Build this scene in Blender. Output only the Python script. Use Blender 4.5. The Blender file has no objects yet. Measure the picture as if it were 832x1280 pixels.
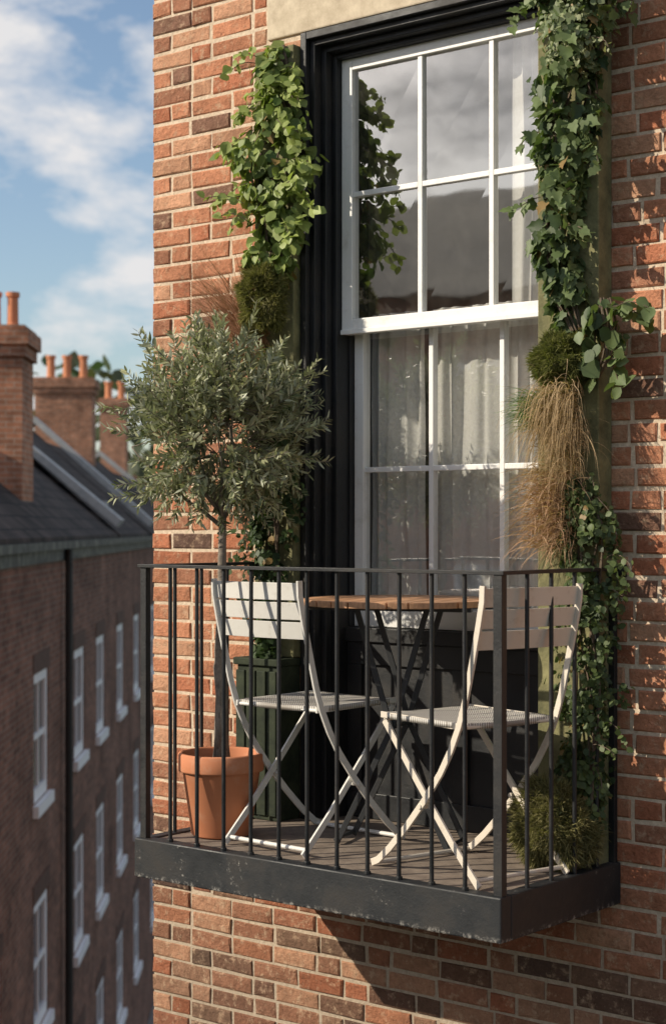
import bpy, math, random
import numpy as np
from mathutils import Vector, Matrix, noise as mnoise
random.seed(7); np.random.seed(7)
R=random.random
def U(a,b): return a+(b-a)*random.random()

scene=bpy.context.scene
# ------------------------------------------------------------ helpers
class MB:
    def __init__(s): s.v=[]; s.f=[]; s.c=[]
    def add(s,vs,fs,col=None):
        n=len(s.v); s.v+= [tuple(p) for p in vs]; s.f+=[tuple(i+n for i in f) for f in fs]
        if col is not None: s.c+=[col]*len(fs)
    def box(s,x0,x1,y0,y1,z0,z1,col=None):
        vs=[(x0,y0,z0),(x1,y0,z0),(x1,y1,z0),(x0,y1,z0),(x0,y0,z1),(x1,y0,z1),(x1,y1,z1),(x0,y1,z1)]
        s.add(vs,[(0,3,2,1),(4,5,6,7),(0,1,5,4),(1,2,6,5),(2,3,7,6),(3,0,4,7)],col)
    def sweep(s,pts,side,w,t,col=None):
        side=Vector(side).normalized(); pts=[Vector(p) for p in pts]; vs=[];fs=[]
        for i,p in enumerate(pts):
            a=pts[max(0,i-1)]; b=pts[min(len(pts)-1,i+1)]
            T=(b-a).normalized(); N=T.cross(side).normalized()
            for sx,sn in ((-1,-1),(1,-1),(1,1),(-1,1)):
                vs.append(p+side*(sx*w/2)+N*(sn*t/2))
        m=len(pts)
        for i in range(m-1):
            for k in range(4):
                a=i*4+k;b=i*4+(k+1)%4
                fs.append((a,b,b+4,a+4))
        fs.append((3,2,1,0)); fs.append(tuple((m-1)*4+k for k in range(4)))
        s.add(vs,fs,col)
    def tube(s,pts,radii,n=6,col=None):
        pts=[Vector(p) for p in pts]; vs=[];fs=[]
        if not hasattr(radii,'__len__'): radii=[radii]*len(pts)
        ref=Vector((0.31,0.83,0.11)).normalized()
        for i,p in enumerate(pts):
            a=pts[max(0,i-1)]; b=pts[min(len(pts)-1,i+1)]
            T=(b-a).normalized(); N=T.cross(ref)
            if N.length<1e-3: N=T.orthogonal()
            N.normalize(); B=T.cross(N)
            for k in range(n):
                an=2*math.pi*k/n
                vs.append(p+(N*math.cos(an)+B*math.sin(an))*radii[i])
        m=len(pts)
        for i in range(m-1):
            for k in range(n):
                a=i*n+k;b=i*n+(k+1)%n
                fs.append((a,b,b+n,a+n))
        fs.append(tuple(range(n-1,-1,-1))); fs.append(tuple((m-1)*n+k for k in range(n)))
        s.add(vs,fs,col)
    def lathe(s,prof,cx,cy,n=40,col=None):
        vs=[];fs=[]
        for r,z in prof:
            for k in range(n):
                an=2*math.pi*k/n; vs.append((cx+r*math.cos(an),cy+r*math.sin(an),z))
        for i in range(len(prof)-1):
            for k in range(n):
                a=i*n+k;b=i*n+(k+1)%n; fs.append((a,b,b+n,a+n))
        s.add(vs,fs,col)
    def obj(s,name,mat,parent=None,smooth=False,bevel=0):
        me=bpy.data.meshes.new(name); me.from_pydata(s.v,[],s.f)
        if s.c:
            at=me.attributes.new("Col",'FLOAT_COLOR','FACE')
            at.data.foreach_set("color",np.array([tuple(c[:3])+(1.0,) for c in s.c],dtype=np.float32).ravel())
        me.materials.append(mat)
        if smooth: me.polygons.foreach_set("use_smooth",[True]*len(me.polygons))
        me.update()
        o=bpy.data.objects.new(name,me); scene.collection.objects.link(o)
        if parent: o.parent=parent
        if bevel:
            b=o.modifiers.new("bev",'BEVEL'); b.width=bevel; b.segments=2; b.limit_method='ANGLE'
        return o
def empty(name,loc=(0,0,0),rz=0,scale=1):
    o=bpy.data.objects.new(name,None); scene.collection.objects.link(o)
    o.location=loc; o.rotation_euler=(0,0,rz); o.scale=(scale,)*3; o.empty_display_size=0.1
    return o

# ------------------------------------------------------------ materials
class NT:
    def __init__(s,name):
        s.m=bpy.data.materials.new(name); s.m.use_nodes=True
        s.n=s.m.node_tree.nodes; s.l=s.m.node_tree.links; s.n.clear()
        s.out=s.n.new('ShaderNodeOutputMaterial')
    def node(s,t,**k):
        n=s.n.new('ShaderNode'+t)
        for a,b in k.items():
            if a.startswith('i_'): n.inputs[a[2:]].default_value=b
            else: setattr(n,a,b)
        return n
    def link(s,a,b): s.l.new(a,b)
    def coord(s,kind='Object'): return s.node('TexCoord').outputs[kind]
    def noise(s,scale,detail=4,rough=.6,vec=None,out='Fac'):
        n=s.node('TexNoise'); n.inputs['Scale'].default_value=scale; n.inputs['Detail'].default_value=detail; n.inputs['Roughness'].default_value=rough
        s.link(vec if vec is not None else s.coord(),n.inputs['Vector']); return n.outputs[out]
    def ramp(s,fac,stops):
        n=s.node('ValToRGB'); cr=n.color_ramp
        while len(cr.elements)<len(stops): cr.elements.new(.5)
        for e,(p,c) in zip(cr.elements,stops):
            e.position=p; e.color=(c,c,c,1) if not hasattr(c,'__len__') else (*c,1)
        s.link(fac,n.inputs['Fac']); return n.outputs['Color']
    def mix(s,fac,a,b,mode='MIX'):
        n=s.node('Mix'); n.data_type='RGBA'; n.blend_type=mode
        for v,i in ((fac,0),(a,6),(b,7)):
            if hasattr(v,'is_output'): s.link(v,n.inputs[i])
            elif i==0: n.inputs[0].default_value=v
            else: n.inputs[i].default_value=(*v,1) if len(v)==3 else v
        return n.outputs[2]
    def bump(s,h,strength=.5,dist=.01,normal=None):
        n=s.node('Bump'); n.inputs['Strength'].default_value=strength; n.inputs['Distance'].default_value=dist
        s.link(h,n.inputs['Height'])
        if normal is not None: s.link(normal,n.inputs['Normal'])
        return n.outputs['Normal']
    def bsdf(s,col,rough=.7,normal=None,metal=0,spec=.5):
        n=s.node('BsdfPrincipled')
        if hasattr(col,'is_output'): s.link(col,n.inputs['Base Color'])
        else: n.inputs['Base Color'].default_value=(*col,1)
        if hasattr(rough,'is_output'): s.link(rough,n.inputs['Roughness'])
        else: n.inputs['Roughness'].default_value=rough
        n.inputs['Metallic'].default_value=metal
        n.inputs['Specular IOR Level'].default_value=spec
        if normal is not None: s.link(normal,n.inputs['Normal'])
        return n.outputs['BSDF']
    def done(s,sh): s.link(sh,s.out.inputs['Surface']); return s.m

def m_brick_geo():
    t=NT("brick_weathered"); at=t.node('Attribute',attribute_name="Col").outputs['Color']
    n1=t.noise(9,6,.65); n2=t.noise(70,6,.75); n3=t.noise(2.2,4,.6)
    c=t.mix(.7,at,t.ramp(n2,[(.25,.55),(.5,1.0),(.75,1.35)]),'MULTIPLY')
    c=t.mix(.7,c,t.ramp(n1,[(.3,.65),(.55,1.0),(.8,1.25)]),'MULTIPLY')
    c=t.mix(t.ramp(t.noise(26,6,.75),[(.53,0),(.68,.7)]),c,(.60,.42,.28))
    c=t.mix(t.ramp(t.noise(15,7,.8),[(.57,0),(.72,.7)]),c,(.16,.08,.05))
    c=t.mix(t.ramp(n3,[(.56,0),(.82,.45)]),c,(.14,.08,.052))
    b=t.bump(n2,1.0,.007,t.bump(t.noise(22,5,.7),1.0,.014))
    return t.done(t.bsdf(c,.95,b,spec=.12))
def m_mortar():
    t=NT("mortar"); n=t.noise(60,6,.7); n2=t.noise(4,4)
    c=t.ramp(n,[(.3,(.50,.39,.28)),(.7,(.78,.64,.49))])
    c=t.mix(t.ramp(n2,[(.55,0),(.8,.5)]),c,(.22,.165,.12))
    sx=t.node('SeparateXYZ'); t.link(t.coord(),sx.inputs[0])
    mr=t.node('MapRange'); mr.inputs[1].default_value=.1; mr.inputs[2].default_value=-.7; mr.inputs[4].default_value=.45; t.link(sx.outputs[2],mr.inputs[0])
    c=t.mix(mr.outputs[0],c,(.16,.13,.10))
    return t.done(t.bsdf(c,.95,t.bump(n,.9,.007),spec=.1))
def m_brick_tex(name,c1,c2,mort,scale=1.0):
    t=NT(name); sx=t.node('SeparateXYZ'); t.link(t.coord(),sx.inputs[0])
    cb=t.node('CombineXYZ')
    a=t.node('Math',operation='ADD'); t.link(sx.outputs[0],a.inputs[0]); t.link(sx.outputs[1],a.inputs[1])
    t.link(a.outputs[0],cb.inputs[0]); t.link(sx.outputs[2],cb.inputs[1])
    b=t.node('TexBrick'); t.link(cb.outputs[0],b.inputs['Vector'])
    b.inputs['Scale'].default_value=1; b.inputs['Brick Width'].default_value=.225*scale; b.inputs['Row Height'].default_value=.075*scale
    b.inputs['Mortar Size'].default_value=.006*scale; b.inputs['Color1'].default_value=(*c1,1); b.inputs['Color2'].default_value=(*c2,1); b.inputs['Mortar'].default_value=(*mort,1); b.inputs['Bias'].default_value=-.1
    c=t.mix(.85,b.outputs['Color'],t.ramp(t.noise(.8,7,.75),[(.3,.3),(.52,1),(.72,1.4)]),'MULTIPLY')
    c=t.mix(.6,c,t.ramp(t.noise(7,5,.7),[(.3,.5),(.7,1.35)]),'MULTIPLY')
    return t.done(t.bsdf(c,.92,t.bump(b.outputs['Fac'],-.4,.01),spec=.15))
def m_black(name="black_paint",chips=.66,base=(.010,.011,.013),rough=.42,chipcol=(.24,.22,.20),sc=38,fleck=False):
    t=NT(name)
    n=t.noise(sc,9,.8); n2=t.noise(5,5,.65)
    c=t.mix(t.ramp(n,[(chips,0),(chips+.10,.8)]),base,chipcol)
    c=t.mix(t.ramp(n2,[(.48,0),(.8,.6)]),c,(.055,.043,.033))
    if fleck:
        a=t.ramp(t.noise(70,6,.8),[(.58,0),(.62,1)]); b=t.ramp(t.noise(5.5,5,.7),[(.55,0),(.70,1)])
        c=t.mix(t.mix(1.0,a,b,'MULTIPLY'),c,(.36,.34,.31))
        sx=t.node('SeparateXYZ'); t.link(t.coord(),sx.inputs[0])
        e=t.node('MapRange'); e.inputs[1].default_value=-.115; e.inputs[2].default_value=-.136; t.link(sx.outputs[2],e.inputs[0])
        c=t.mix(t.mix(1.0,t.ramp(t.noise(40,6,.8),[(.52,0),(.60,.9)]),e.outputs[0],'MULTIPLY'),c,(.36,.34,.31))
    r=t.ramp(n2,[(.3,rough-.08),(.7,rough+.3)])
    return t.done(t.bsdf(c,r,t.bump(t.noise(90,4,.7),.35,.002,t.bump(n,.4,.004))))
def m_paint(name,col,dirt=(.3,.26,.2),amt=.5,rough=.45,sc=14):
    t=NT(name); n=t.noise(sc,7,.7); n2=t.noise(120,3,.6)
    c=t.mix(t.ramp(n,[(.55,0),(.8,amt)]),col,dirt)
    return t.done(t.bsdf(c,rough,t.bump(n2,.15,.001,t.bump(n,.2,.002))))
def m_leaf(name,back=None,trans=.3,rough=.5,spec=.35):
    t=NT(name); at=t.node('Attribute',attribute_name="Col").outputs['Color']
    c=t.mix(.5,at,t.ramp(t.noise(35,3,.6),[(.3,.65),(.7,1.3)]),'MULTIPLY')
    if back is not None:
        c=t.mix(t.node('NewGeometry').outputs['Backfacing'],c,back)
    p=t.bsdf(c,rough,spec=spec)
    tr=t.node('BsdfTranslucent'); t.link(t.mix(1.0,c,(1.1,1.25,.6),'MULTIPLY'),tr.inputs[0])
    mx=t.node('MixShader'); mx.inputs[0].default_value=trans
    t.link(p,mx.inputs[1]); t.link(tr.outputs[0],mx.inputs[2]); return t.done(mx.outputs[0])
def m_glass():
    t=NT("window_glass"); lw=t.node('LayerWeight'); lw.inputs[0].default_value=.5
    mr=t.node('MapRange'); mr.inputs[1].default_value=0; mr.inputs[2].default_value=1; mr.inputs[3].default_value=.29; mr.inputs[4].default_value=.85
    pw=t.node('Math',operation='POWER'); pw.inputs[1].default_value=1.7; t.link(lw.outputs['Facing'],pw.inputs[0]); t.link(pw.outputs[0],mr.inputs[0])
    nb=t.bump(t.noise(2.2,2,.5),.06,.02); 
    g=t.node('BsdfGlossy'); g.inputs['Roughness'].default_value=.02; t.link(nb,g.inputs['Normal'])
    tr=t.node('BsdfTransparent'); tr.inputs[0].default_value=(.97,.98,.97,1)
    mx=t.node('MixShader'); t.link(mr.outputs[0],mx.inputs[0]); t.link(tr.outputs[0],mx.inputs[1]); t.link(g.outputs[0],mx.inputs[2])
    d=t.node('BsdfDiffuse'); d.inputs[0].default_value=(.55,.52,.47,1)
    m2=t.node('MixShader'); t.link(t.ramp(t.noise(9,7,.75),[(.35,.0),(.8,.08)]),m2.inputs[0]); t.link(mx.outputs[0],m2.inputs[1]); t.link(d.outputs[0],m2.inputs[2])
    return t.done(m2.outputs[0])
def m_simple(name,c1,c2,sc=10,rough=.8,bs=.4,bd=.005,spec=.3):
    t=NT(name); n=t.noise(sc,7,.7)
    return t.done(t.bsdf(t.ramp(n,[(.3,c1),(.7,c2)]),rough,t.bump(n,bs,bd),spec=spec))

M_br=m_brick_geo(); M_mo=m_mortar()
M_brt=m_brick_tex("brick_red",(.40,.19,.12),(.28,.13,.085),(.48,.40,.31))
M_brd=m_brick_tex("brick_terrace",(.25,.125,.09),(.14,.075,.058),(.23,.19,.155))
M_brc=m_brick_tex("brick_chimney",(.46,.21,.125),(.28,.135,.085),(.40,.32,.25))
M_blk=m_black(); M_slab=m_black("black_paint_chipped",.62,(.011,.013,.016),.5,(.07,.07,.07),14,True)
M_wht=m_paint("white_paint",(.82,.81,.79),(.42,.38,.32),.5)
M_gls=m_glass()
M_stone=m_simple("limestone",(.42,.34,.24),(.64,.54,.40),18)
M_floor=m_simple("stone_floor",(.13,.10,.08),(.28,.225,.18),12,.9)
M_terra=m_paint("terracotta",(.56,.21,.10),(.64,.43,.30),.55,.8,9)
M_slate=m_simple("slate",(.030,.032,.038),(.075,.078,.085),3,.6)
M_lead=m_simple("lead_coping",(.34,.34,.34),(.50,.49,.47),8,.6)

# ------------------------------------------------------------ brick_house
house=empty("brick_house")
XL=-2.22; OX0,OX1,OZ1=-1.392,-.118,3.07
BX1=2.2; BZ0=-2.6; BZ1=4.4
CH=.0745; J=.013
bm=MB()
def brick_col(z,x):
    r=R()
    base=Vector((.52,.228,.13))
    if r<.24: base=Vector((.58,.31,.19))
    elif r<.42: base=Vector((.47,.18,.10))
    elif r<.53: base=Vector((.39,.18,.11))
    elif r<.575: base=Vector((.24,.13,.09))
    elif r<.59: base=Vector((.14,.085,.065))
    base=base*U(.82,1.14)
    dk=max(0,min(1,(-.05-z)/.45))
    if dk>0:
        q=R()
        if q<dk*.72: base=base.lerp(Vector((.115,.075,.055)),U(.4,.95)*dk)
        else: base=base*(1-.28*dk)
    return tuple(base)
def add_brick(a0,a1,z0,z1,to3,x):
    j=lambda s: U(-s,s)
    off=U(-.0035,.003); b=.0042
    def P(a,d,z): return to3(a,d,z)
    tx=U(-.002,.002); 
    cz=[(a0,z0),(a1,z0),(a1,z1),(a0,z1)]
    sg=[(1,1),(-1,1),(-1,-1),(1,-1)]
    jj=[(j(.0028),j(.0028)) for _ in cz]
    ch=[(3.2 if R()<.07 else 1) for _ in cz]
    front=[P(a+sx*b*U(.5,2.0)*h+q[0],-.0085+off+tx*(1 if i in(1,2) else -1),z+sz*b*U(.5,1.8)*h+q[1]) for i,((a,z),(sx,sz),q,h) in enumerate(zip(cz,sg,jj,ch))]
    mid=[P(a+q[0],-.0045+off,z+q[1]) for (a,z),q in zip(cz,jj)]
    back=[P(a,.015,z) for a,z in cz]
    fs=[(0,1,2,3)]
    for k in range(4):
        l=(k+1)%4
        fs.append((k+4,l+4,l,k)); fs.append((k+8,l+8,l+4,k+4))
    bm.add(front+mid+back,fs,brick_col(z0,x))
def subtract(iv,h):
    out=[]
    for a,b in iv:
        if h[1]<=a or h[0]>=b: out.append((a,b)); continue
        if h[0]>a: out.append((a,h[0]-J*.6))
        if h[1]<b: out.append((h[1]+J*.6,b))
    return out
def lay(amin,amax,z_lo,z_hi,to3,holes,start_off):
    i=0; z=z_lo
    while z<z_hi:
        a=amin; k=i%2
        seq=0; first=True
        while a<amax:
            if R()<.35: w=.215
            elif (seq+k)%2==0: w=.215
            else: w=.1025
            if first and k==1: w=.1025
            elif first: w=.215
            if first and k==1: seq=0
            else: seq+=1
            first=False
            w*=U(.97,1.03)
            iv=[(a,min(a+w,amax))]
            for (hx0,hx1,hz0,hz1) in holes:
                if z+CH*.55>hz0 and z+CH*.45<hz1: iv=subtract(iv,(hx0,hx1))
            for p,q in iv:
                if q-p>.028: 
                    dz=U(-.0017,.0017)
                    add_brick(p,q,z+dz,z+CH-J+dz,to3,p)
            a+=w+J*U(.85,1.2)
        z+=CH; i+=1
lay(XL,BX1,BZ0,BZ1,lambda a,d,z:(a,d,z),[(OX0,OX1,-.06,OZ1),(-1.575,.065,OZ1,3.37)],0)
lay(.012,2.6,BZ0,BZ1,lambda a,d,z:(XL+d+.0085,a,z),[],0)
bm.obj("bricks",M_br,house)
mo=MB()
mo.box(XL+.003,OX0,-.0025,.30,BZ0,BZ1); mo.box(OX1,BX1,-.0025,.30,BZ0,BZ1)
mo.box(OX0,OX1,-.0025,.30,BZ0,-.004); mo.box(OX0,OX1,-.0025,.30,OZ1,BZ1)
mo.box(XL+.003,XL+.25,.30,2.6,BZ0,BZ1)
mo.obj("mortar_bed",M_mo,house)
ow=MB()
ow.box(BX1,6,.004,.30,-10,6); ow.box(XL,BX1,-.006,.30,-10,BZ0); ow.box(XL,BX1,-.006,.30,BZ1,6)
ow.box(XL,XL+.25,2.6,8,-10,6); ow.box(XL,XL+.25,.30,2.6,-10,BZ0); ow.box(XL,XL+.25,.30,2.6,BZ1,6)
ow.box(5.75,6,.30,8,-10,6); ow.box(XL,6,8,8.25,-10,6); 
ow.obj("outer_walls",M_brt,house)
rf=MB(); rf.box(XL-.1,6.1,-.1,8.3,6,6.2); rf.obj("roof",M_slate,house)
ln=MB(); ln.box(-1.572,.062,-.014,.29,OZ1+.002,3.368); ln.obj("stone_lintel",M_stone,house,bevel=.006)
# room
M_room=m_simple("room_plaster",(.26,.24,.21),(.36,.33,.29),2)
rm=MB(); x0,x1,y0,y1,z0,z1=-1.95,1.6,.305,3.6,-.2,3.3
rm.add([(x0,y0,z0),(x1,y0,z0),(x1,y1,z0),(x0,y1,z0),(x0,y0,z1),(x1,y0,z1),(x1,y1,z1),(x0,y1,z1)],[(0,1,2,3),(7,6,5,4),(1,5,6,2),(2,6,7,3),(3,7,4,0)])
rm.obj("room_interior",M_room,house)
# window frame (black, stepped)
fr=MB()
def step(dx0,dx1,y):
    fr.box(OX0+dx0,OX0+dx1,y,.29,0,3.068-dx0)
    fr.box(OX1-dx1,OX1-dx0,y,.29,0,3.068-dx0)
    fr.box(OX0+dx1,OX1-dx1,y,.29,3.068-dx1,3.068-dx0)
step(.001,.030,-.022); step(.030,.052,.004); step(.052,.075,.045); step(.075,.096,.085)
fr.box(OX0+.096,OX1-.096,.165,.29,0,.69)
fr.box(OX0+.096,OX1-.096,.150,.165,0,.10); fr.box(OX0+.096,OX1-.096,.150,.165,.60,.69)
for xx in (OX0+.096,-.79,OX1-.166): fr.box(xx,xx+.07,.151,.165,.10,.60)
fr.box(OX0+.096,OX1-.096,.135,.24,.69,.745)
fr.box(OX0+.096,OX0+.104,.16,.29,.745,1.93); fr.box(OX1-.104,OX1-.096,.16,.29,.745,1.93)
fr.obj("window_frame",M_blk,house,bevel=.003)
# sashes
sh=MB(); SX0,SX1=-1.294,-.216
def sash(x0,x1,z0,z1,y,th,st,bot,top,nx,nz):
    sh.box(x0,x0+st,y,y+th,z0,z1); sh.box(x1-st,x1,y,y+th,z0,z1)
    sh.box(x0+st,x1-st,y,y+th,z0,z0+bot); sh.box(x0+st,x1-st,y,y+th,z1-top,z1)
    gx0,gx1,gz0,gz1=x0+st,x1-st,z0+bot,z1-top
    b=.0105
    for i in range(1,nx):
        x=gx0+(gx1-gx0)*i/nx; sh.box(x-b,x+b,y+.006,y+th-.006,gz0,gz1)
    for i in range(1,nz):
        z=gz0+(gz1-gz0)*i/nz
        for k in range(nx):
            xa=gx0+(gx1-gx0)*k/nx+(b if k else 0); xb=gx0+(gx1-gx0)*(k+1)/nx-(b if k<nx-1 else 0)
            sh.box(xa,xb,y+.0065,y+th-.0065,z-b,z+b)
    return gx0,gx1,gz0,gz1
g1=sash(SX0,SX1,1.895,2.972,.115,.045,.052,.058,.045,3,2)
g2=sash(SX0+.008,SX1-.008,.748,1.945,.185,.045,.045,.075,.04,3,2)
sh.box(SX0,SX1,.106,.115,1.893,1.912)
sh.obj("window_sashes",M_wht,house,bevel=.0025)
gl=MB()
def panes(g,y,nx,nz):
    gx0,gx1,gz0,gz1=g
    for i in range(nx):
        for k in range(nz):
            xa=gx0+(gx1-gx0)*i/nx; xb=gx0+(gx1-gx0)*(i+1)/nx; za=gz0+(gz1-gz0)*k/nz; zb=gz0+(gz1-gz0)*(k+1)/nz
            e=lambda:U(-.0012,.0012)
            gl.add([(xa,y+e(),za),(xb,y+e(),za),(xb,y+e(),zb),(xa,y+e(),zb)],[(0,1,2,3)])
panes(g1,.137,3,2); panes(g2,.207,3,2)
gl.obj("window_glass",M_gls,house)
# curtains
t=NT("curtain_linen"); c=t.ramp(t.noise(60,4),[(.3,(.80,.78,.74)),(.7,(.90,.88,.85))])
p=t.bsdf(c,.9,spec=.1); tr=t.node('BsdfTranslucent'); t.link(c,tr.inputs[0]); mx=t.node('MixShader'); mx.inputs[0].default_value=.15
t.link(p,mx.inputs[1]); t.link(tr.outputs[0],mx.inputs[2]); M_cur=t.done(mx.outputs[0])
def curtain(name,xa,xb,za,zb,y,folds,amp):
    m=MB(); nx=int(folds*14); nz=14; vs=[];fs=[]
    for k in range(nz+1):
        z=za+(zb-za)*k/nz
        for i in range(nx+1):
            u=i/nx
            ph=u*folds*2*math.pi+1.2*mnoise.noise(Vector((u*6,z*.5,y*9)))*2.0
            a=amp*(.65+.5*mnoise.noise(Vector((u*5,z*.9,3+y))))
            vs.append((xa+(xb-xa)*u+.012*mnoise.noise(Vector((u*4,z*1.5,8))),y+a*math.sin(ph)+.012*mnoise.noise(Vector((u*3,z*2,1))),z))
    for k in range(nz):
        for i in range(nx):
            a=k*(nx+1)+i; fs.append((a,a+1,a+nx+2,a+nx+1))
    m.add(vs,fs); return m.obj(name,M_cur,house,True)
curtain("cafe_curtain",-1.27,-1.00,.70,1.985,.272,4,.020)
curtain("cafe_curtain_b",-.975,-.60,.70,1.985,.275,5,.020)
curtain("drape_curtain",-.60,-.235,.5,3.02,.262,5.5,.020)

# ------------------------------------------------------------ balcony
bal=empty("balcony")
BX0,BXR,BY=-1.545,0.0,-.71
s=MB()
s.box(BX0-.03,BXR+.022,BY-.028,BY+.03,-.135,.006)
s.box(BX0-.03,BX0+.02,BY+.03,-.01,-.135,.006); s.box(BXR-.03,BXR+.022,BY+.03,-.01,-.135,.006)
s.obj("steel_edge",M_slab,bal,bevel=.005)
s=MB(); s.box(BX0+.02,BXR-.03,BY+.03,-.008,-.10,.0); s.box(OX0+.03,OX1-.03,-.008,.15,-.02,-.0005)
s.obj("floor_slab",M_floor,bal)
s=MB(); H=1.0
s.box(BX0-.024,BXR+.024,BY-.018,BY+.018,H-.009,H+.003)
s.box(BX0-.018,BX0+.016,BY+.018,-.012,H-.009,H+.003)
s.box(BXR-.016,BXR+.018,BY+.018,.004,H-.009,H+.003)
s.box(BXR-.03,BXR+.045,-.018,-.011,H-.03,H+.012)
for (px,w) in ((BX0,.014),(BXR,.016)):
    s.box(px-w,px+w,BY-w+.002,BY+w-.002,.006,H-.009)
b=.0075
for i in range(1,12):
    x=BX0+(BXR-BX0)*i/12+U(-.003,.003); l=U(-.002,.002)
    s.tube([(x,BY,.004),(x+l,BY,H-.008)],b,10)
    s.tube([(x,BY,.006),(x,BY,.016)],.012,8)
for sx in (BX0,BXR):
    for i in range(1,5):
        y=BY+(.71)*i/5+.01
        s.tube([(sx,y,.004),(sx,y,H-.008)],b,10)
    s.sweep([(sx,-.026,.004),(sx,-.026,H-.009)],(1,0,0),.022,.022)
s.obj("railing",M_blk,bal,bevel=.0012)

# ------------------------------------------------------------ chairs
def seat_mat(name,c1,c2):
    t=NT(name); sx=t.node('SeparateXYZ'); t.link(t.coord(),sx.inputs[0])
    def w(o):
        a=t.node('Math',operation='MULTIPLY'); a.inputs[1].default_value=2*math.pi/.0085; t.link(o,a.inputs[0])
        b=t.node('Math',operation='SINE'); t.link(a.outputs[0],b.inputs[0]); return b.outputs[0]
    m=t.node('Math',operation='MULTIPLY'); t.link(w(sx.outputs[0]),m.inputs[0]); t.link(w(sx.outputs[1]),m.inputs[1])
    f=t.ramp(m.outputs[0],[(-.0,0),(.35,1)])
    return t.done(t.bsdf(t.mix(f,c1,c2),.6,t.bump(m.outputs[0],.6,.002)))
def chair(loc,rz,frame,seatm,S=1.13):
    e=empty("folding_chair",loc,rz,S)
    W=.185
    prof=[(-.278,.845),(-.276,.80),(-.258,.72),(-.232,.62),(-.205,.52),(-.180,.45),(-.145,.38),(-.10,.31),(-.03,.225),(.05,.14),(.13,.065),(.185,.022),(.215,.010)]
    m=MB()
    for sx in (-1,1):
        m.sweep([(sx*W,y,z) for y,z in prof],(1,0,0),.008,.021)
        m.sweep([(sx*(W-.016),.175,.436),(sx*(W-.016),.02,.27),(sx*(W-.016),-.13,.115),(sx*(W-.016),-.245,.008)],(1,0,0),.008,.021)
        m.tube([(sx*(W+.008),-.012,.205),(sx*(W-.026),-.012,.205)],.008,8)
        m.sweep([(sx*(W-.012),-.19,.447),(sx*(W-.012),.185,.452)],(0,0,1),.018,.007)
    m.tube([(-W,.200,.012),(W,.200,.012)],.007,8)
    m.tube([(-W+.014,-.225,.024),(W-.014,-.225,.024)],.007,8)
    m.tube([(-W+.012,.17,.44),(W-.012,.17,.44)],.006,8)
    m.tube([(-W,-.180,.445),(W,-.180,.445)],.006,8)
    m.obj("frame",frame,e,bevel=.001)
    m=MB()
    for (za,zb,ya,yb) in ((.785,.838,-.270,-.276),(.725,.778,-.256,-.268),(.665,.718,-.240,-.254)):
        n=12; vs=[];fs=[]
        for i in range(n+1):
            u=-1+2*i/n; x=u*(W-.003); dy=-.014*(1-u*u); y=ya+dy; yt=yb+dy
            vs+= [(x,y,za),(x,y+.006,za),(x,yt+.006,zb),(x,yt,zb)]
        for i in range(n):
            for k in range(4):
                a=i*4+k;b_=i*4+(k+1)%4; fs.append((a,b_,b_+4,a+4))
        fs+=[(3,2,1,0),tuple(n*4+k for k in range(4))]
        m.add(vs,fs)
    m.obj("backrest_slats",frame,e,bevel=.0012)
    m=MB(); n=16; vs=[];fs=[]
    for lay_ in (0,1):
        for k in range(n+1):
            for i in range(n+1):
                u=-1+2*i/n; v=-1+2*k/n
                uu=u*(1-.06*abs(v)**4); vv=v*(1-.05*abs(u)**4)
                z=.458-.010*(1-u*u)*(1-v*v*.6)-.006*lay_
                if abs(u)==1 or abs(v)==1: z-=.010*lay_
                vs.append((uu*(W-.004),vv*.192+.005,z))
    q=(n+1)**2
    for k in range(n):
        for i in range(n):
            a=k*(n+1)+i; fs.append((a,a+1,a+n+2,a+n+1)); fs.append((q+a+n+1,q+a+n+2,q+a+1,q+a))
    for i in range(n):
        for (a,b2) in ((i,i+1),((i+1)*(n+1),i*(n+1)),(i*(n+1)+n,(i+1)*(n+1)+n),(n*(n+1)+i+1,n*(n+1)+i)):
            fs.append((a,q+a,q+b2,b2))
    m.add(vs,fs); m.obj("seat",seatm,e,True)
    return e
M_c1=m_paint("chair_cream_paint",(.70,.68,.64),(.36,.30,.24),.6,.45,30)
M_c2=m_paint("chair_taupe_paint",(.66,.59,.50),(.36,.28,.21),.6,.5,30)
M_s1=seat_mat("seat_weave",(.26,.23,.20),(.72,.70,.66))
chair((-1.035,-.345,0),math.radians(-3),M_c1,M_s1)
chair((-.325,-.42,0),math.radians(76),M_c2,M_s1)

# ------------------------------------------------------------ table
tb=empty("bistro_table",(-.765,-.205,0),math.radians(18))
t=NT("teak_slats"); sc=t.node('Mapping'); sc.inputs['Scale'].default_value=(30,2.2,10); t.link(t.coord(),sc.inputs[0])
n=t.noise(3,6,.6,sc.outputs[0]); at=t.node('Attribute',attribute_name="Col").outputs['Color']
M_teak=t.done(t.bsdf(t.mix(.8,at,t.ramp(n,[(.3,.6),(.7,1.3)]),'MULTIPLY'),.5,t.bump(n,.2,.002)))
m=MB(); RT=.35; ZT=.882; ns=10; sw=2*RT/ns
for i in range(ns):
    xa=-RT+i*sw+.003; xb=xa+sw-.006
    def L(x): return math.sqrt(max(0,RT*RT-x*x))
    k=5; xs=[xa+(xb-xa)*j/k for j in range(k+1)]; vs=[]
    for z in (ZT-.022,ZT):
        for x in xs: vs.append((x,-max(.03,L(x)),z))
        for x in reversed(xs): vs.append((x,max(.03,L(x)),z))
    c2=2*(k+1); col=Vector((.50,.27,.145))*U(.75,1.2)
    fs=[tuple(range(c2-1,-1,-1)),tuple(range(c2,2*c2))]+[(a,(a+1)%c2,(a+1)%c2+c2,a+c2) for a in range(c2)]
    m.add(vs,fs,tuple(col))
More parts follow.
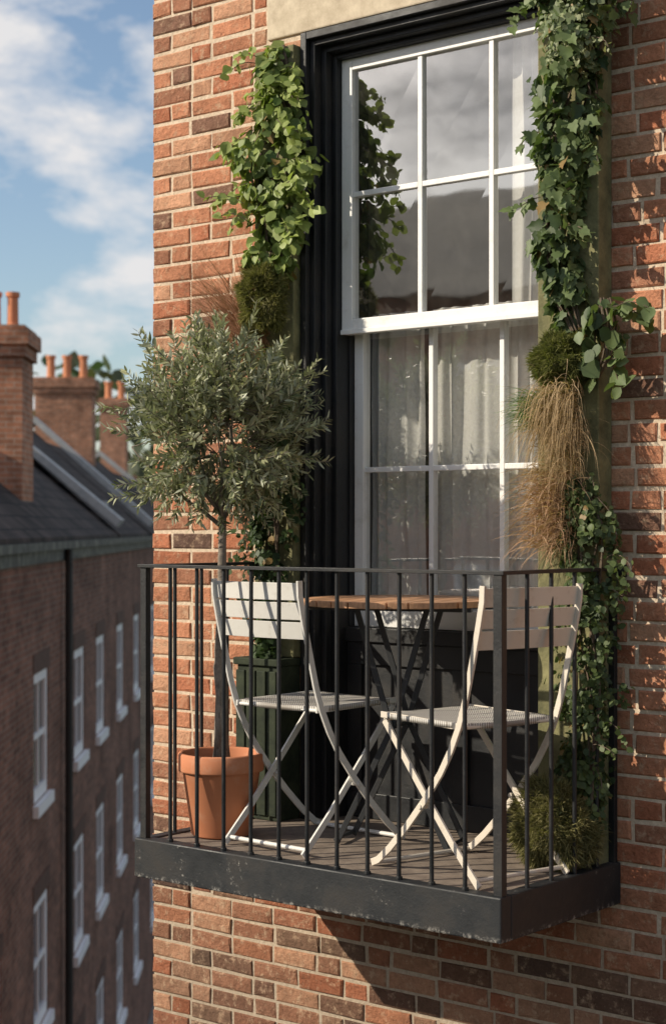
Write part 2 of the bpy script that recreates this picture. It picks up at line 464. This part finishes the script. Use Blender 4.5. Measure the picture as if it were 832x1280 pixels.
m.obj("slatted_top",M_teak,tb,bevel=.002)
m=MB()
for yy in (-.14,.14): m.box(-.31,.31,yy-.012,yy+.012,ZT-.038,ZT-.023)
for sy in (-.10,.10):
    m.sweep([(-.13,sy,ZT-.03),(.0,sy,.43),(.21,sy,.008)],(0,1,0),.009,.020)
    m.sweep([(.13,sy*.84,ZT-.03),(.0,sy*.84,.43),(-.21,sy*.84,.008)],(0,1,0),.009,.020)
for x in(-.21,.21): m.tube([(x,-.10,.02),(x,.10,.02)],.007,8)
m.tube([(0,-.11,.43),(0,.11,.43)],.008,8)
m.obj("folding_legs",m_paint("grey_metal",(.03,.032,.035),(.10,.09,.08),.4,.4,20),tb,bevel=.001)

# ------------------------------------------------------------ leaves engine
def leaf_template(kind):
    if kind=='lance':
        v=[(0,0,0),(.3,.5,.10),(.65,.42,.08),(1,0,-.05),(.65,-.42,.08),(.3,-.5,.10),(.3,0,0),(.65,0,0)]
        f=[(0,6,1),(6,7,2,1),(7,3,2),(0,5,6),(6,5,4,7),(7,4,3)]
    elif kind=='oval':
        v=[(0,0,0),(.18,.36,.08),(.5,.5,.12),(.8,.28,.02),(1,0,-.12),(.8,-.28,.02),(.5,-.5,.12),(.18,-.36,.08),(.45,0,-.02)]
        f=[(0,8,2,1),(8,4,3,2),(0,7,6,8),(8,6,5,4)]
    elif kind=='ivy':
        v=[(0,0,0),(-.10,.30,.05),(.15,.52,.10),(.36,.34,.05),(.58,.38,.03),(.72,.16,0),(1,0,-.12),(.72,-.16,0),(.58,-.38,.03),(.36,-.34,.05),(.15,-.52,.10),(-.10,-.30,.05),(.4,0,-.03)]
        f=[(0,12,2,1),(12,4,3,2),(12,6,5,4),(0,11,10,12),(12,10,9,8),(12,8,7,6)]
    return np.array(v,float),f
def leaves(name,P,D,N,Ln,Wd,C,kind,mat,parent=None):
    P=np.array(P);D=np.array(D);N=np.array(N);Ln=np.array(Ln)[:,None,None];Wd=np.array(Wd)[:,None,None]
    D/=np.linalg.norm(D,axis=1,keepdims=True)+1e-9
    S=np.cross(N,D); S/=np.linalg.norm(S,axis=1,keepdims=True)+1e-9
    N=np.cross(D,S)
    tv,tf=leaf_template(kind); n=len(P); k=len(tv)
    cu=np.random.uniform(-.6,1.6,(n,1,1))   # per-leaf cupping
    V=P[:,None,:]+D[:,None,:]*tv[None,:,0:1]*Ln+S[:,None,:]*tv[None,:,1:2]*Wd+N[:,None,:]*tv[None,:,2:3]*Wd*cu
    V=V.reshape(-1,3)
    faces=[]; cols=[]
    for i in range(n):
        o=i*k
        for f in tf: faces.append(tuple(o+a for a in f))
        cols+= [tuple(C[i])+(1.0,)]*len(tf)
    me=bpy.data.meshes.new(name); me.from_pydata(V.tolist(),[],faces)
    at=me.attributes.new("Col",'FLOAT_COLOR','FACE'); at.data.foreach_set("color",np.array(cols,dtype=np.float32).ravel())
    me.materials.append(mat); me.polygons.foreach_set("use_smooth",[True]*len(me.polygons)); me.update()
    o=bpy.data.objects.new(name,me); scene.collection.objects.link(o)
    if parent: o.parent=parent
    return o
def rv(s=1): return Vector((random.gauss(0,s),random.gauss(0,s),random.gauss(0,s)))
def interp(tab,z):
    tab=sorted(tab)
    if z<=tab[0][0]: return tab[0][1:]
    for a,b in zip(tab,tab[1:]):
        if z<=b[0]:
            u=(z-a[0])/(b[0]-a[0]); return [a[i]+(b[i]-a[i])*u for i in range(1,len(a))]
    return tab[-1][1:]
M_ivy=m_leaf("ivy_leaf"); M_olive=m_leaf("olive_leaf",(.42,.43,.31),.15,.45); M_dry=m_leaf("dry_grass_blade",None,.3,.8,.1)
M_stem=m_simple("stem_bark",(.07,.05,.035),(.16,.12,.085),40)
M_trunk=m_simple("olive_bark",(.13,.11,.09),(.32,.27,.22),45,.9,.9,.01)

def creeper(name,tab,ybase,n,lsize,cols,kind='ivy',trails=10,seed=0,clump=.18,up=.0,sides=(-1,1)):
    e=empty(name); P=[];D=[];N=[];L=[];W=[];C=[]
    zs=[r[0] for r in tab]; z0,z1=min(zs),max(zs); tries=0
    while len(P)<n and tries<n*12:
        tries+=1
        z=U(z0,z1); cx,w,pr=interp(tab,z)
        th=U(0,math.pi); rr=R()**.35
        wn=1+.75*mnoise.noise(Vector((seed,z*5.5,math.cos(th)*1.5)))
        x=cx+w*wn*rr*math.cos(th); y=ybase-pr*wn*rr*math.sin(th)
        cl=mnoise.noise(Vector((x*11+seed,y*11,z*11)))
        if cl<-clump and R()<.92: continue
        nn=Vector((math.cos(th)*.7,-math.sin(th),.45))+rv(.45)
        d=Vector((math.cos(th)*.35,-.25,-1+up*2))+rv(.55)
        P.append((x,y,z));D.append(d);N.append(nn)
        l=lsize*U(.45,1.3); L.append(l);W.append(l*U(.7,1.0) if kind!='lance' else l*.3)
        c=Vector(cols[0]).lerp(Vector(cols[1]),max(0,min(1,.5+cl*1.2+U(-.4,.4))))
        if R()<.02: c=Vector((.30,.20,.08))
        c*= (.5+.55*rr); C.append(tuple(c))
    st=MB()
    for _ in range(trails):
        z=U(z0+.1*(z1-z0),z1); cx,w,pr=interp(tab,z); sd=random.choice(sides)
        p=Vector((cx+sd*w*.6,ybase-pr*U(.3,1),z)); pts=[p.copy()]; v=Vector((sd*U(.4,1),-U(0,.5),U(-.3,.7))).normalized()
        for k in range(int(U(3,7))):
            v=(v+Vector((0,0,-.25))+rv(.12)).normalized(); p=p+v*.026; pts.append(p.copy())
            for q in range(2):
                P.append(tuple(p+rv(.006)));D.append(v*.5+rv(.6)+Vector((0,0,-.3)));N.append(Vector((0,-1,.6))+rv(.4)); l=lsize*U(.6,1.1);L.append(l);W.append(l*.85 if kind!='lance' else l*.3); C.append(tuple(Vector(cols[1])*U(.8,1.15)))
        st.tube(pts,.0018,4)
    for _ in range(7):
        pts=[]; ph=U(0,6)
        for k in range(20):
            z=z0+(z1-z0)*k/19; cx,w,pr=interp(tab,z); pts.append((cx+.5*w*math.sin(z*4+ph),ybase-.015-.2*pr*(1+math.sin(z*3+ph)),z))
        st.tube(pts,.004,5)
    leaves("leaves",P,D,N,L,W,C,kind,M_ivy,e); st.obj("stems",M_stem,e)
    return e

def blades(name,n,org,dirf,ln,wd,cols,droop,mat,seg=5):
    m=MB()
    for i in range(n):
        p=Vector(org()); v=Vector(dirf(p)).normalized(); l=ln*U(.35,1.25); side=v.cross(rv()).normalized(); w=wd*U(.6,1.2)
        vs=[];fs=[]
        for k in range(seg+1):
            u=k/seg; ww=w*(1-u)**.7
            vs+=[p-side*ww/2,p+side*ww/2]
            p=p+v*(l/seg); v=(v+Vector((0,0,-droop))/seg+rv(.10)).normalized()
        for k in range(seg): fs.append((2*k,2*k+1,2*k+3,2*k+2))
        c=Vector(cols[0]).lerp(Vector(cols[1]),R()); m.add(vs,fs,tuple(c))
    return m.obj(name,mat)

# ------------------------------------------------------------ living-wall panels
M_moss=m_simple("mossy_board",(.08,.08,.042),(.28,.26,.13),9,.95,.8,.012)
M_plk=m_simple("dark_planter_wood",(.012,.018,.012),(.045,.055,.03),12,.8,.6,.006)
m=MB(); m.box(-1.60,-1.398,-.055,-.010,.63,3.02); m.obj("planter_board",M_moss,bevel=.004)
m=MB(); m.box(-1.615,-1.40,-.14,-.010,.001,.60); m.box(-1.625,-1.395,-.155,-.010,.60,.628)
for k in range(4): m.box(-1.613+k*.054,-1.613+k*.054+.046,-.152,-.1402,.02,.58)
m.obj("wooden_planter",M_plk,bevel=.004)
m=MB(); m.box(-.252,-.012,-.10,-.012,.001,3.6); m.obj("planter_board",M_moss,bevel=.004)
GY=((.09,.145,.035),(.33,.39,.12)); GD=((.030,.058,.020),(.15,.20,.08)); GP=((.12,.165,.07),(.34,.37,.21))
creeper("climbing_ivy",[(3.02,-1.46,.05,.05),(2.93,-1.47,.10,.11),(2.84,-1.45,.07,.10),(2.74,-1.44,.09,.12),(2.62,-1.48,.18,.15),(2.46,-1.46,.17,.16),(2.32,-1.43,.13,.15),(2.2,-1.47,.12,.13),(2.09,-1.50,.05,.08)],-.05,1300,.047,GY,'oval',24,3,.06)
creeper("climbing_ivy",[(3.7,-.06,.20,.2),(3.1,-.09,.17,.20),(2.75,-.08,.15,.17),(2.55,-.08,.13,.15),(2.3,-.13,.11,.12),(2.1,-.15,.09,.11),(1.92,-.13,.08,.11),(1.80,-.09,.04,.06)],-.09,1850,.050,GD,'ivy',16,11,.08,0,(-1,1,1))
creeper("trailing_plant",[(3.7,-.05,.19,.20),(3.0,-.05,.18,.21),(2.78,-.05,.15,.19),(2.62,-.08,.06,.12)],-.10,3200,.022,GP,'oval',12,21,.18,0,(1,))
creeper("leafy_vine",[(1.90,.02,.05,.06),(1.80,.03,.09,.1),(1.70,.02,.07,.08),(1.64,-.01,.03,.05)],-.10,60,.062,GD,'oval',4,31,.18,0,(1,))
creeper("dark_ivy",[(1.72,-1.50,.08,.08),(1.4,-1.50,.12,.12),(1.05,-1.50,.12,.13),(.8,-1.5,.10,.10),(.62,-1.5,.06,.1)],-.05,1500,.030,((.014,.032,.010),(.06,.10,.03)),'oval',6,41)
creeper("dark_ivy",[(1.30,-.08,.04,.07),(1.15,-.02,.10,.12),(.9,-.04,.11,.12),(.6,-.03,.12,.13),(.35,-.05,.10,.12),(.12,-.06,.09,.1)],-.09,2800,.025,((.028,.05,.018),(.115,.155,.055)),'oval',7,51,.12,0,(1,))
def moss(name,c,r,n,cols,ln=.03):
    def org():
        d=rv().normalized(); 
        if d.y>.2: d.y=-d.y
        k=1+.45*mnoise.noise(d*2.5+Vector(c)*3)
        return (c[0]+d.x*r[0]*k*.9,c[1]+d.y*r[1]*k*.9,c[2]+d.z*r[2]*k*.9)
    def dr(p): return (Vector(((p.x-c[0])/r[0],(p.y-c[1])/r[1],(p.z-c[2])/r[2]))+rv(.6))
    return blades(name,n,org,dr,ln,.0045,cols,.5,M_dry,3)
moss("moss_clump",(-1.48,-.13,2.02),(.10,.10,.13),10000,((.10,.105,.035),(.30,.27,.10)),.03)
moss("moss_clump",(-.13,-.13,1.70),(.10,.09,.09),7000,((.08,.09,.03),(.24,.24,.08)),.03)
moss("fern_mound",(-.11,-.19,.12),(.145,.13,.15),9000,((.10,.095,.04),(.30,.27,.125)),.045)
blades("dry_grass",420,lambda:(-1.55+U(-.06,.05),-.08+U(-.04,.02),1.80+U(-.06,.10)),lambda p:(-.60+U(-.4,.35),-.3+U(-.3,.2),1),.40,.0042,((.30,.15,.09),(.52,.30,.20)),.4,M_dry)
DG=((.26,.175,.09),(.60,.44,.27))
blades("dry_grass",650,lambda:(-.10+U(-.09,.05),-.15+U(-.04,.04),1.56+U(-.12,.06)),lambda p:(U(-.45,.4),-.5+U(-.3,.3),.2+U(-.5,.5)),.25,.0035,DG,3.6,M_dry,8)
blades("dry_grass",420,lambda:(-.11+U(-.08,.06),-.15+U(-.04,.04),1.38+U(-.08,.08)),lambda p:(U(-.8,.8),-.5+U(-.4,.4),.3+U(-.3,.5)),.18,.0032,DG,2.5,M_dry,8)
blades("dry_grass",950,lambda:(-.15+U(-.08,.06),-.14+U(-.04,.04),1.20+U(-.14,.12)),lambda p:(-.2+U(-.9,.8),-.6+U(-.4,.4),.3+U(-.6,.6)),.16,.0038,((.34,.20,.12),(.62,.42,.28)),1.5,M_dry,6)
blades("ornamental_grass",520,lambda:(-.20+U(-.03,.03),-.12+U(-.03,.03),1.50+U(-.04,.06)),lambda p:(-.5+U(-.7,.6),-.6+U(-.4,.3),.7+U(-.5,.3)),.15,.004,((.07,.14,.05),(.20,.31,.11)),1.2,M_dry)
blades("ornamental_grass",600,lambda:(-1.48+U(-.08,.06),-.08+U(-.03,.03),1.70+U(-.16,.12)),lambda p:(-.2+U(-.7,.7),-.6+U(-.4,.3),.5+U(-.5,.3)),.12,.004,((.08,.10,.03),(.26,.27,.10)),1.4,M_dry)

# ------------------------------------------------------------ olive tree + pot
PX,PY=-1.385,-.478
pot=empty("terracotta_pot")
m=MB(); m.lathe([(.0,.004),(.104,.004),(.110,.010),(.143,.238),(.145,.24),(.157,.242),(.159,.248),(.159,.302),(.155,.308),(.145,.308),(.142,.302),(.138,.252)],PX,PY,56)
m.obj("pot",M_terra,pot,True)
m=MB(); m.lathe([(.0,.280),(.06,.283),(.141,.270)],PX,PY,30); m.obj("soil",m_simple("soil",(.03,.02,.014),(.08,.055,.04),60,1,.9,.01),pot)
ol=empty("olive_tree"); m=MB()
tp=[(PX+.005,PY,.27),(PX-.006,PY+.004,.38),(PX+.004,PY,.52),(PX-.008,PY,.68),(PX+.006,PY,.86),(PX+.004,PY,1.02),(PX+.008,PY,1.22)]
m.tube(tp,[.032,.026,.024,.021,.018,.016,.013],9)
m.tube([(PX-.012,PY-.01,.27),(PX+.018,PY-.018,.45),(PX-.014,PY-.01,.62),(PX+.010,PY+.012,.80)],[.018,.015,.013,.008],7)
CC=Vector((PX-.005,PY-.005,1.53)); RX,RZ=.325,.36
P=[];D=[];N=[];L=[];W=[];C=[]
prim=[]
for i in range(13):
    an=i*2.4+U(-.3,.3); el=U(.35,1.3); d=Vector((math.cos(an)*math.cos(el),math.sin(an)*math.cos(el),math.sin(el)))
    p=Vector((PX+.006,PY,U(1.12,1.22))); pts=[p.copy()]; l=U(.28,.46)
    for k in range(6):
        d=(d+Vector((-.02,0,.10))+rv(.10)).normalized(); p=p+d*l/6; pts.append(p.copy())
    prim.append(pts); m.tube(pts,[.009,.0075,.006,.005,.004,.003,.002],5)
allp=[q for pts in prim for q in pts[2:]]
for i in range(560):
    d=rv().normalized(); rr=R()**.45*.80
    s0=CC+Vector((d.x*RX*rr,d.y*RX*rr,d.z*RZ*rr*.9-.02))
    if mnoise.noise(s0*6.5)<-.20 and R()<.75: continue
    if s0.z<1.24 and (s0-CC).xy.length>.2 and R()<.5: continue
    near=min(allp,key=lambda q:(q-s0).length)
    if R()<.35: m.tube([near,(near+s0)/2+rv(.01),s0],[.0028,.0022,.0016],4)
    v=(d*Vector((1,1,.55)) + Vector((0,0,.75))+rv(.28)).normalized() if d.z>-.35 else (d+Vector((0,0,.15))+rv(.3)).normalized()
    l=U(.10,.21)*(1.35 if R()<.2 else 1); ns_=int(l/.012); p=s0.copy(); pts=[p.copy()]
    shade=U(.7,1.25)
    for k in range(ns_):
        v=(v+rv(.05)).normalized(); p=p+v*(l/ns_)
        if k%4==0: pts.append(p.copy())
        ax=v.cross(rv()).normalized()
        for sg in (-1,1):
            dd=(v*U(.5,1.0)+ax*sg*U(.6,1.0)).normalized(); ll=U(.036,.060)*(1-.35*(k/ns_))
            P.append(tuple(p));D.append(tuple(dd));N.append(tuple(Vector((0,0,1))+rv(.7)));L.append(ll);W.append(ll*.25)
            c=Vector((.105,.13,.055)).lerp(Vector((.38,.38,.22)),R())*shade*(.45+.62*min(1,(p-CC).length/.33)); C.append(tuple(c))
    pts.append(p.copy()); m.tube(pts,.0013,3)
m.obj("trunk_and_branches",M_trunk,ol,True)
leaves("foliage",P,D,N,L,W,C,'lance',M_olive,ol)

# ------------------------------------------------------------ street setting
TH=math.radians(39.35)
F=Vector((-math.sin(TH),math.cos(TH),0)); Rt=Vector((math.cos(TH),math.sin(TH),0)); CAM=Vector((2.888,-5.039,1.135))
e1=(F-.03*Rt).normalized(); org=CAM-3.0*Rt; org.z=0
terr=empty("terraced_houses",org,math.atan2(e1.y,e1.x))
M_win=m_paint("sash_white",(.80,.80,.82),(.5,.5,.5),.3)
t=NT("dark_glass"); M_dg=t.done(t.bsdf((.03,.035,.045),.08))
def holed(mb,u0,u1,v0,v1,holes,f,depth):
    us=sorted({u0,u1,*[h[0] for h in holes],*[h[1] for h in holes]}); vs_=sorted({v0,v1,*[h[2] for h in holes],*[h[3] for h in holes]})
    for a,b in zip(us,us[1:]):
        for c,d in zip(vs_,vs_[1:]):
            mu,mv=(a+b)/2,(c+d)/2
            if any(h[0]<mu<h[1] and h[2]<mv<h[3] for h in holes): continue
            mb.add([f(a,0,c),f(b,0,c),f(b,0,d),f(a,0,d)],[(0,1,2,3)])
    for h in holes:
        a,b,c,d=h
        for q in (((a,c),(b,c)),((b,c),(b,d)),((b,d),(a,d)),((a,d),(a,c))):
            (p,r),(s_,t_)=q
            mb.add([f(p,0,r),f(s_,0,t_),f(s_,depth,t_),f(p,depth,r)],[(0,1,2,3)])
def win(fm,gm,a,b,c,d,f,dep,k=.10):
    def bx(m,u0,u1,w0,w1,v0,v1):
        P8=[f(u,w,v) for v in (v0,v1) for (u,w) in ((u0,w0),(u1,w0),(u1,w1),(u0,w1))]
        m.add(P8,[(0,3,2,1),(4,5,6,7),(0,1,5,4),(1,2,6,5),(2,3,7,6),(3,0,4,7)])
    bx(fm,a,a+k,dep*.3,dep,c,d); bx(fm,b-k,b,dep*.3,dep,c,d); bx(fm,a+k,b-k,dep*.3,dep,c,c+k*1.2); bx(fm,a+k,b-k,dep*.3,dep,d-k,d)
    mz=(c+d)/2; bx(fm,a+k,b-k,dep*.5,dep,mz-.035,mz+.035); mu=(a+b)/2; bx(fm,mu-.025,mu+.025,dep*.55,dep,c+k,mz-.035); bx(fm,mu-.025,mu+.025,dep*.55,dep,mz+.035,d-k)
    bx(fm,a-.08,b+.08,-.07,dep*.5,c-.14,c-.001)
    gm.add([f(a,dep*.9,c),f(b,dep*.9,c),f(b,dep*.9,d),f(a,dep*.9,d)],[(0,1,2,3)])
wx=[14.4,17.4,21.05,25.0,27.9,31.3,34.8,39.2,42.8,46.4,50.5,54.5,58.5]
rows=[(-2.23,-.64),(-5.05,-3.44),(-7.95,-6.35)]
holes=[(x-.62,x+.62,c,d) for x in wx for (c,d) in rows if not (x==17.4 and c==-2.23)]
wm=MB(); f=lambda u,w,v:(u,w,v); DP=.06
holed(wm,13,62,-10,1.0,holes,f,DP)
wm.box(13,62,4.8,4.9,-10,1.0); 
wm.add([(13,0,-10),(13,4.8,-10),(13,4.8,1.0),(13,2.4,3.1),(13,0,1.0)],[(0,1,2,3,4)]); wm.add([(62,0,-10),(62,4.8,-10),(62,4.8,1.0),(62,2.4,3.1),(62,0,1.0)],[(0,1,2,3,4)])
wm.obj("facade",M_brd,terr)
fm=MB();gm=MB()
for h in holes: win(fm,gm,*h,f,DP,.13)
fm.obj("window_frames",M_win,terr); gm.obj("window_panes",M_dg,terr)
lm=MB()
for h in holes: lm.box(h[0]-.1,h[1]+.1,-.012,-.002,h[3]+.001,h[3]+.24)
lm.obj("window_arches",m_simple("dark_arch_brick",(.07,.04,.03),(.13,.07,.052),8),terr)
rm=MB()
def roof(x0,x1,ez,rz,ov=.12):
    for (ya,yb) in ((-ov,2.4),(4.8+ov,2.4)):
        rm.add([(x0,ya,ez),(x1,ya,ez),(x1,yb,rz),(x0,yb,rz),(x0,ya,ez-.1),(x1,ya,ez-.1),(x1,yb,rz-.1),(x0,yb,rz-.1)],[(0,1,2,3),(7,6,5,4),(0,4,5,1),(1,5,6,2),(3,7,4,0),(2,6,7,3)])
roof(13,29.6,1.02,3.1); roof(30,36.8,1.02,3.25); roof(37.3,50,1.02,3.1); roof(50.4,62,1.02,2.9)
t=NT("slate_roof"); bt=t.node('TexBrick'); cb=t.node('CombineXYZ'); sx=t.node('SeparateXYZ'); t.link(t.coord(),sx.inputs[0]); t.link(sx.outputs[0],cb.inputs[0]); t.link(sx.outputs[2],cb.inputs[1]); t.link(cb.outputs[0],bt.inputs['Vector'])
bt.inputs['Scale'].default_value=1; bt.inputs['Brick Width'].default_value=.3; bt.inputs['Row Height'].default_value=.16; bt.inputs['Mortar Size'].default_value=.008
bt.inputs['Color1'].default_value=(.085,.066,.058,1); bt.inputs['Color2'].default_value=(.036,.030,.028,1); bt.inputs['Mortar'].default_value=(.012,.012,.014,1)
M_slr=t.done(t.bsdf(t.mix(.7,bt.outputs['Color'],t.ramp(t.noise(1.2,6,.7),[(.3,.5),(.7,1.5)]),'MULTIPLY'),.85,t.bump(bt.outputs['Fac'],-.5,.02),spec=.15))
rm.obj("slate_roofs",M_slr,terr)
cp=MB()
for x,rz in ((29.8,3.35),(37.05,3.50),(50.2,3.35)):
    cp.sweep([(x,-.15,1.22),(x,2.4,rz),(x,4.95,1.22)],(1,0,0),.55,.14)
cp.obj("party_wall_copings",M_lead,terr)
gt=MB(); gt.box(13,62,-.17,-.03,.86,.96); gt.box(13,62,-.05,-.003,.70,.85); 
for x in (23.0,44.6): gt.tube([(x,-.10,.9),(x,-.10,-10)],.055,8)
gt.obj("gutter_and_downpipes",M_blk,terr)
ck=MB(); pots=MB()
def chim(x0,x1,y0,y1,z0,z1,ps,ph,pr):
    ck.box(x0,x1,y0,y1,z0,z1-.42); ck.box(x0-.05,x1+.05,y0-.05,y1+.05,z1-.42,z1-.26); ck.box(x0-.10,x1+.10,y0-.10,y1+.10,z1-.26,z1-.06); ck.box(x0-.04,x1+.04,y0-.04,y1+.04,z1-.06,z1)
    for (px,py) in ps: pots.lathe([(pr*1.05,z1-.01),(pr*1.05,z1+.06),(pr*.9,z1+.08),(pr*.85,z1+ph*.85),(pr*1.1,z1+ph*.88),(pr*1.1,z1+ph),(pr*.7,z1+ph),(pr*.7,z1+.05)],px,py,14)
chim(22.5,23.5,.46,1.80,.9,3.84,[(23,.66),(23,.90),(23,1.14),(23,1.38),(23,1.62)],.50,.085)
chim(44.5,45.4,2.0,3.5,2.2,5.1,[(45,2.28),(45,2.72),(45,3.14)],.62,.12)
chim(59.5,60.4,2.5,3.4,2.2,5.7,[(60,2.7),(60,3.15)],.62,.14)
chim(29.4,30.2,5.5,6.5,1.2,4.2,[(29.8,5.8),(29.8,6.2)],.5,.1)
ck.obj("chimney_stacks",M_brc,terr); pots.obj("chimney_pots",M_terra,terr)
fl=MB(); fl.box(22.35,23.65,.34,.46,1.20,1.36); fl.box(32.2,32.5,.35,.6,1.2,1.65)
fl.obj("lead_flashing",M_lead,terr)

# opposite terrace (seen mirrored in the window)
op=empty("brick_house",(-14,-17,0),0)
m=MB(); hs=[(x-.5,x+.5,c,c+1.7) for x in (-13,-10,-7.5,-4.5,-1.5,1.5,4.5,7.5,10,13) for c in (-8,-4.6,-1.2,2.2)]
g=lambda u,w,v:(u,-w,v)
holed(m,-16,16,-10,5.0,hs,g,.14); m.box(-16,-15.8,-9,-.01,-10,5.0); m.box(15.8,16,-9,-.01,-10,5.0); m.box(-16,16,-9.2,-9,-10,5.0)
m.box(-6.2,-4.4,-4,-3,6,10.2)
m.obj("walls",M_brc,op); fm=MB();gm=MB()
for h in hs: win(fm,gm,*h,g,.14)
fm.obj("frames",M_win,op); gm.obj("panes",M_dg,op)
m=MB(); m.add([(-16.2,.2,4.95),(16.2,.2,4.95),(16.2,-4.5,7.6),(-16.2,-4.5,7.6),(16.2,-9.4,4.95),(-16.2,-9.4,4.95)],[(0,1,2,3),(3,2,4,5),(1,4,2),(0,3,5)]); m.obj("roof",m_simple("weathered_slate",(.20,.175,.155),(.32,.285,.25),2,.8),op)

# ground, road, pavement
m=MB(); m.add([(-1500,-1500,-10.02),(1500,-1500,-10.02),(1500,1500,-10.02),(-1500,1500,-10.02)],[(0,1,2,3)]); m.obj("ground",m_simple("ground_grass",(.04,.06,.025),(.09,.10,.05),.3,1))
rd=empty("street",org,math.atan2(e1.y,e1.x))
m=MB(); m.add([(-40,-6.6,-10.0),(120,-6.6,-10.0),(120,-1.8,-10.0),(-40,-1.8,-10.0)],[(0,1,2,3)]); m.obj("road_surface",m_simple("asphalt",(.04,.04,.042),(.07,.07,.07),30),rd)
m=MB(); m.box(-40,120,-1.8,-.01,-10.01,-9.88); m.obj("pavement",m_simple("paving",(.18,.17,.16),(.28,.27,.25),8),rd)
# distant trees
P=[];D=[];N=[];L=[];W=[];C=[]
for i in range(30):
    q=org+e1*U(85,130)+Rt*U(-30,18); r=U(3,5); h=-2+U(-1,6.5)
    for k in range(260):
        d=rv().normalized(); P.append(tuple(q+Vector((d.x*r,d.y*r,h+d.z*r*1.1)))); D.append(tuple(rv()));N.append(tuple(d+rv(.4)));l=U(.5,1.1);L.append(l);W.append(l*.8);C.append((U(.07,.12),U(.09,.12),.06))
leaves("distant_trees",P,D,N,L,W,C,'oval',M_ivy)

# ------------------------------------------------------------ light, sky, camera
sd=Vector((.80,1.0,-.72)).normalized()
sun=bpy.data.lights.new("sun",'SUN'); sun.energy=5.0; sun.angle=math.radians(.5); sun.color=(1,.90,.73)
so=bpy.data.objects.new("sun",sun); scene.collection.objects.link(so); so.rotation_euler=sd.to_track_quat('-Z','Y').to_euler(); so.location=(-8,-10,9)
w=bpy.data.worlds.new("World"); scene.world=w; w.use_nodes=True; nt=w.node_tree; nt.nodes.clear()
out=nt.nodes.new('ShaderNodeOutputWorld'); bg=nt.nodes.new('ShaderNodeBackground'); sky=nt.nodes.new('ShaderNodeTexSky'); sky.sky_type='NISHITA'; sky.sun_disc=False
sky.sun_elevation=math.asin(-sd.z); sky.sun_rotation=math.atan2(-sd.x,-sd.y)%(2*math.pi); sky.ozone_density=1.2; sky.air_density=1.0; sky.dust_density=1.0
tc=nt.nodes.new('ShaderNodeTexCoord'); mp=nt.nodes.new('ShaderNodeMapping'); mp.inputs['Scale'].default_value=(1,1,2.2); mp.inputs['Location'].default_value=(.3,.1,.11)
nz=nt.nodes.new('ShaderNodeTexNoise'); nz.inputs['Scale'].default_value=9; nz.inputs['Detail'].default_value=10; nz.inputs['Roughness'].default_value=.58; nz.inputs['Distortion'].default_value=.15
rp=nt.nodes.new('ShaderNodeValToRGB'); rp.color_ramp.elements[0].position=.45; rp.color_ramp.elements[0].color=(.0,.0,.0,1); rp.color_ramp.elements[1].position=.62; rp.color_ramp.elements[1].color=(.92,.92,.92,1)
mxn=nt.nodes.new('ShaderNodeMix'); mxn.data_type='RGBA'; mxn.inputs[7].default_value=(6.0,5.85,5.8,1)
nt.links.new(tc.outputs['Generated'],mp.inputs[0]); nt.links.new(mp.outputs[0],nz.inputs['Vector']); nt.links.new(nz.outputs['Fac'],rp.inputs[0]); nt.links.new(rp.outputs[0],mxn.inputs[0]); nt.links.new(sky.outputs[0],mxn.inputs[6]); nt.links.new(mxn.outputs[2],bg.inputs[0])
bg.inputs[1].default_value=.14; nt.links.new(bg.outputs[0],out.inputs[0])
cam=bpy.data.cameras.new("camera"); co=bpy.data.objects.new("camera",cam); scene.collection.objects.link(co)
co.location=CAM; co.rotation_euler=(math.radians(90),0,TH); cam.sensor_fit='AUTO'; cam.sensor_width=36; cam.lens=59.34; cam.shift_y=20/1280
cam.clip_start=.05; cam.clip_end=4000; cam.dof.use_dof=True; cam.dof.focus_distance=6.0; cam.dof.aperture_fstop=3.6
scene.camera=co
scene.view_settings.view_transform='Standard'; scene.view_settings.look='None'; scene.view_settings.exposure=0
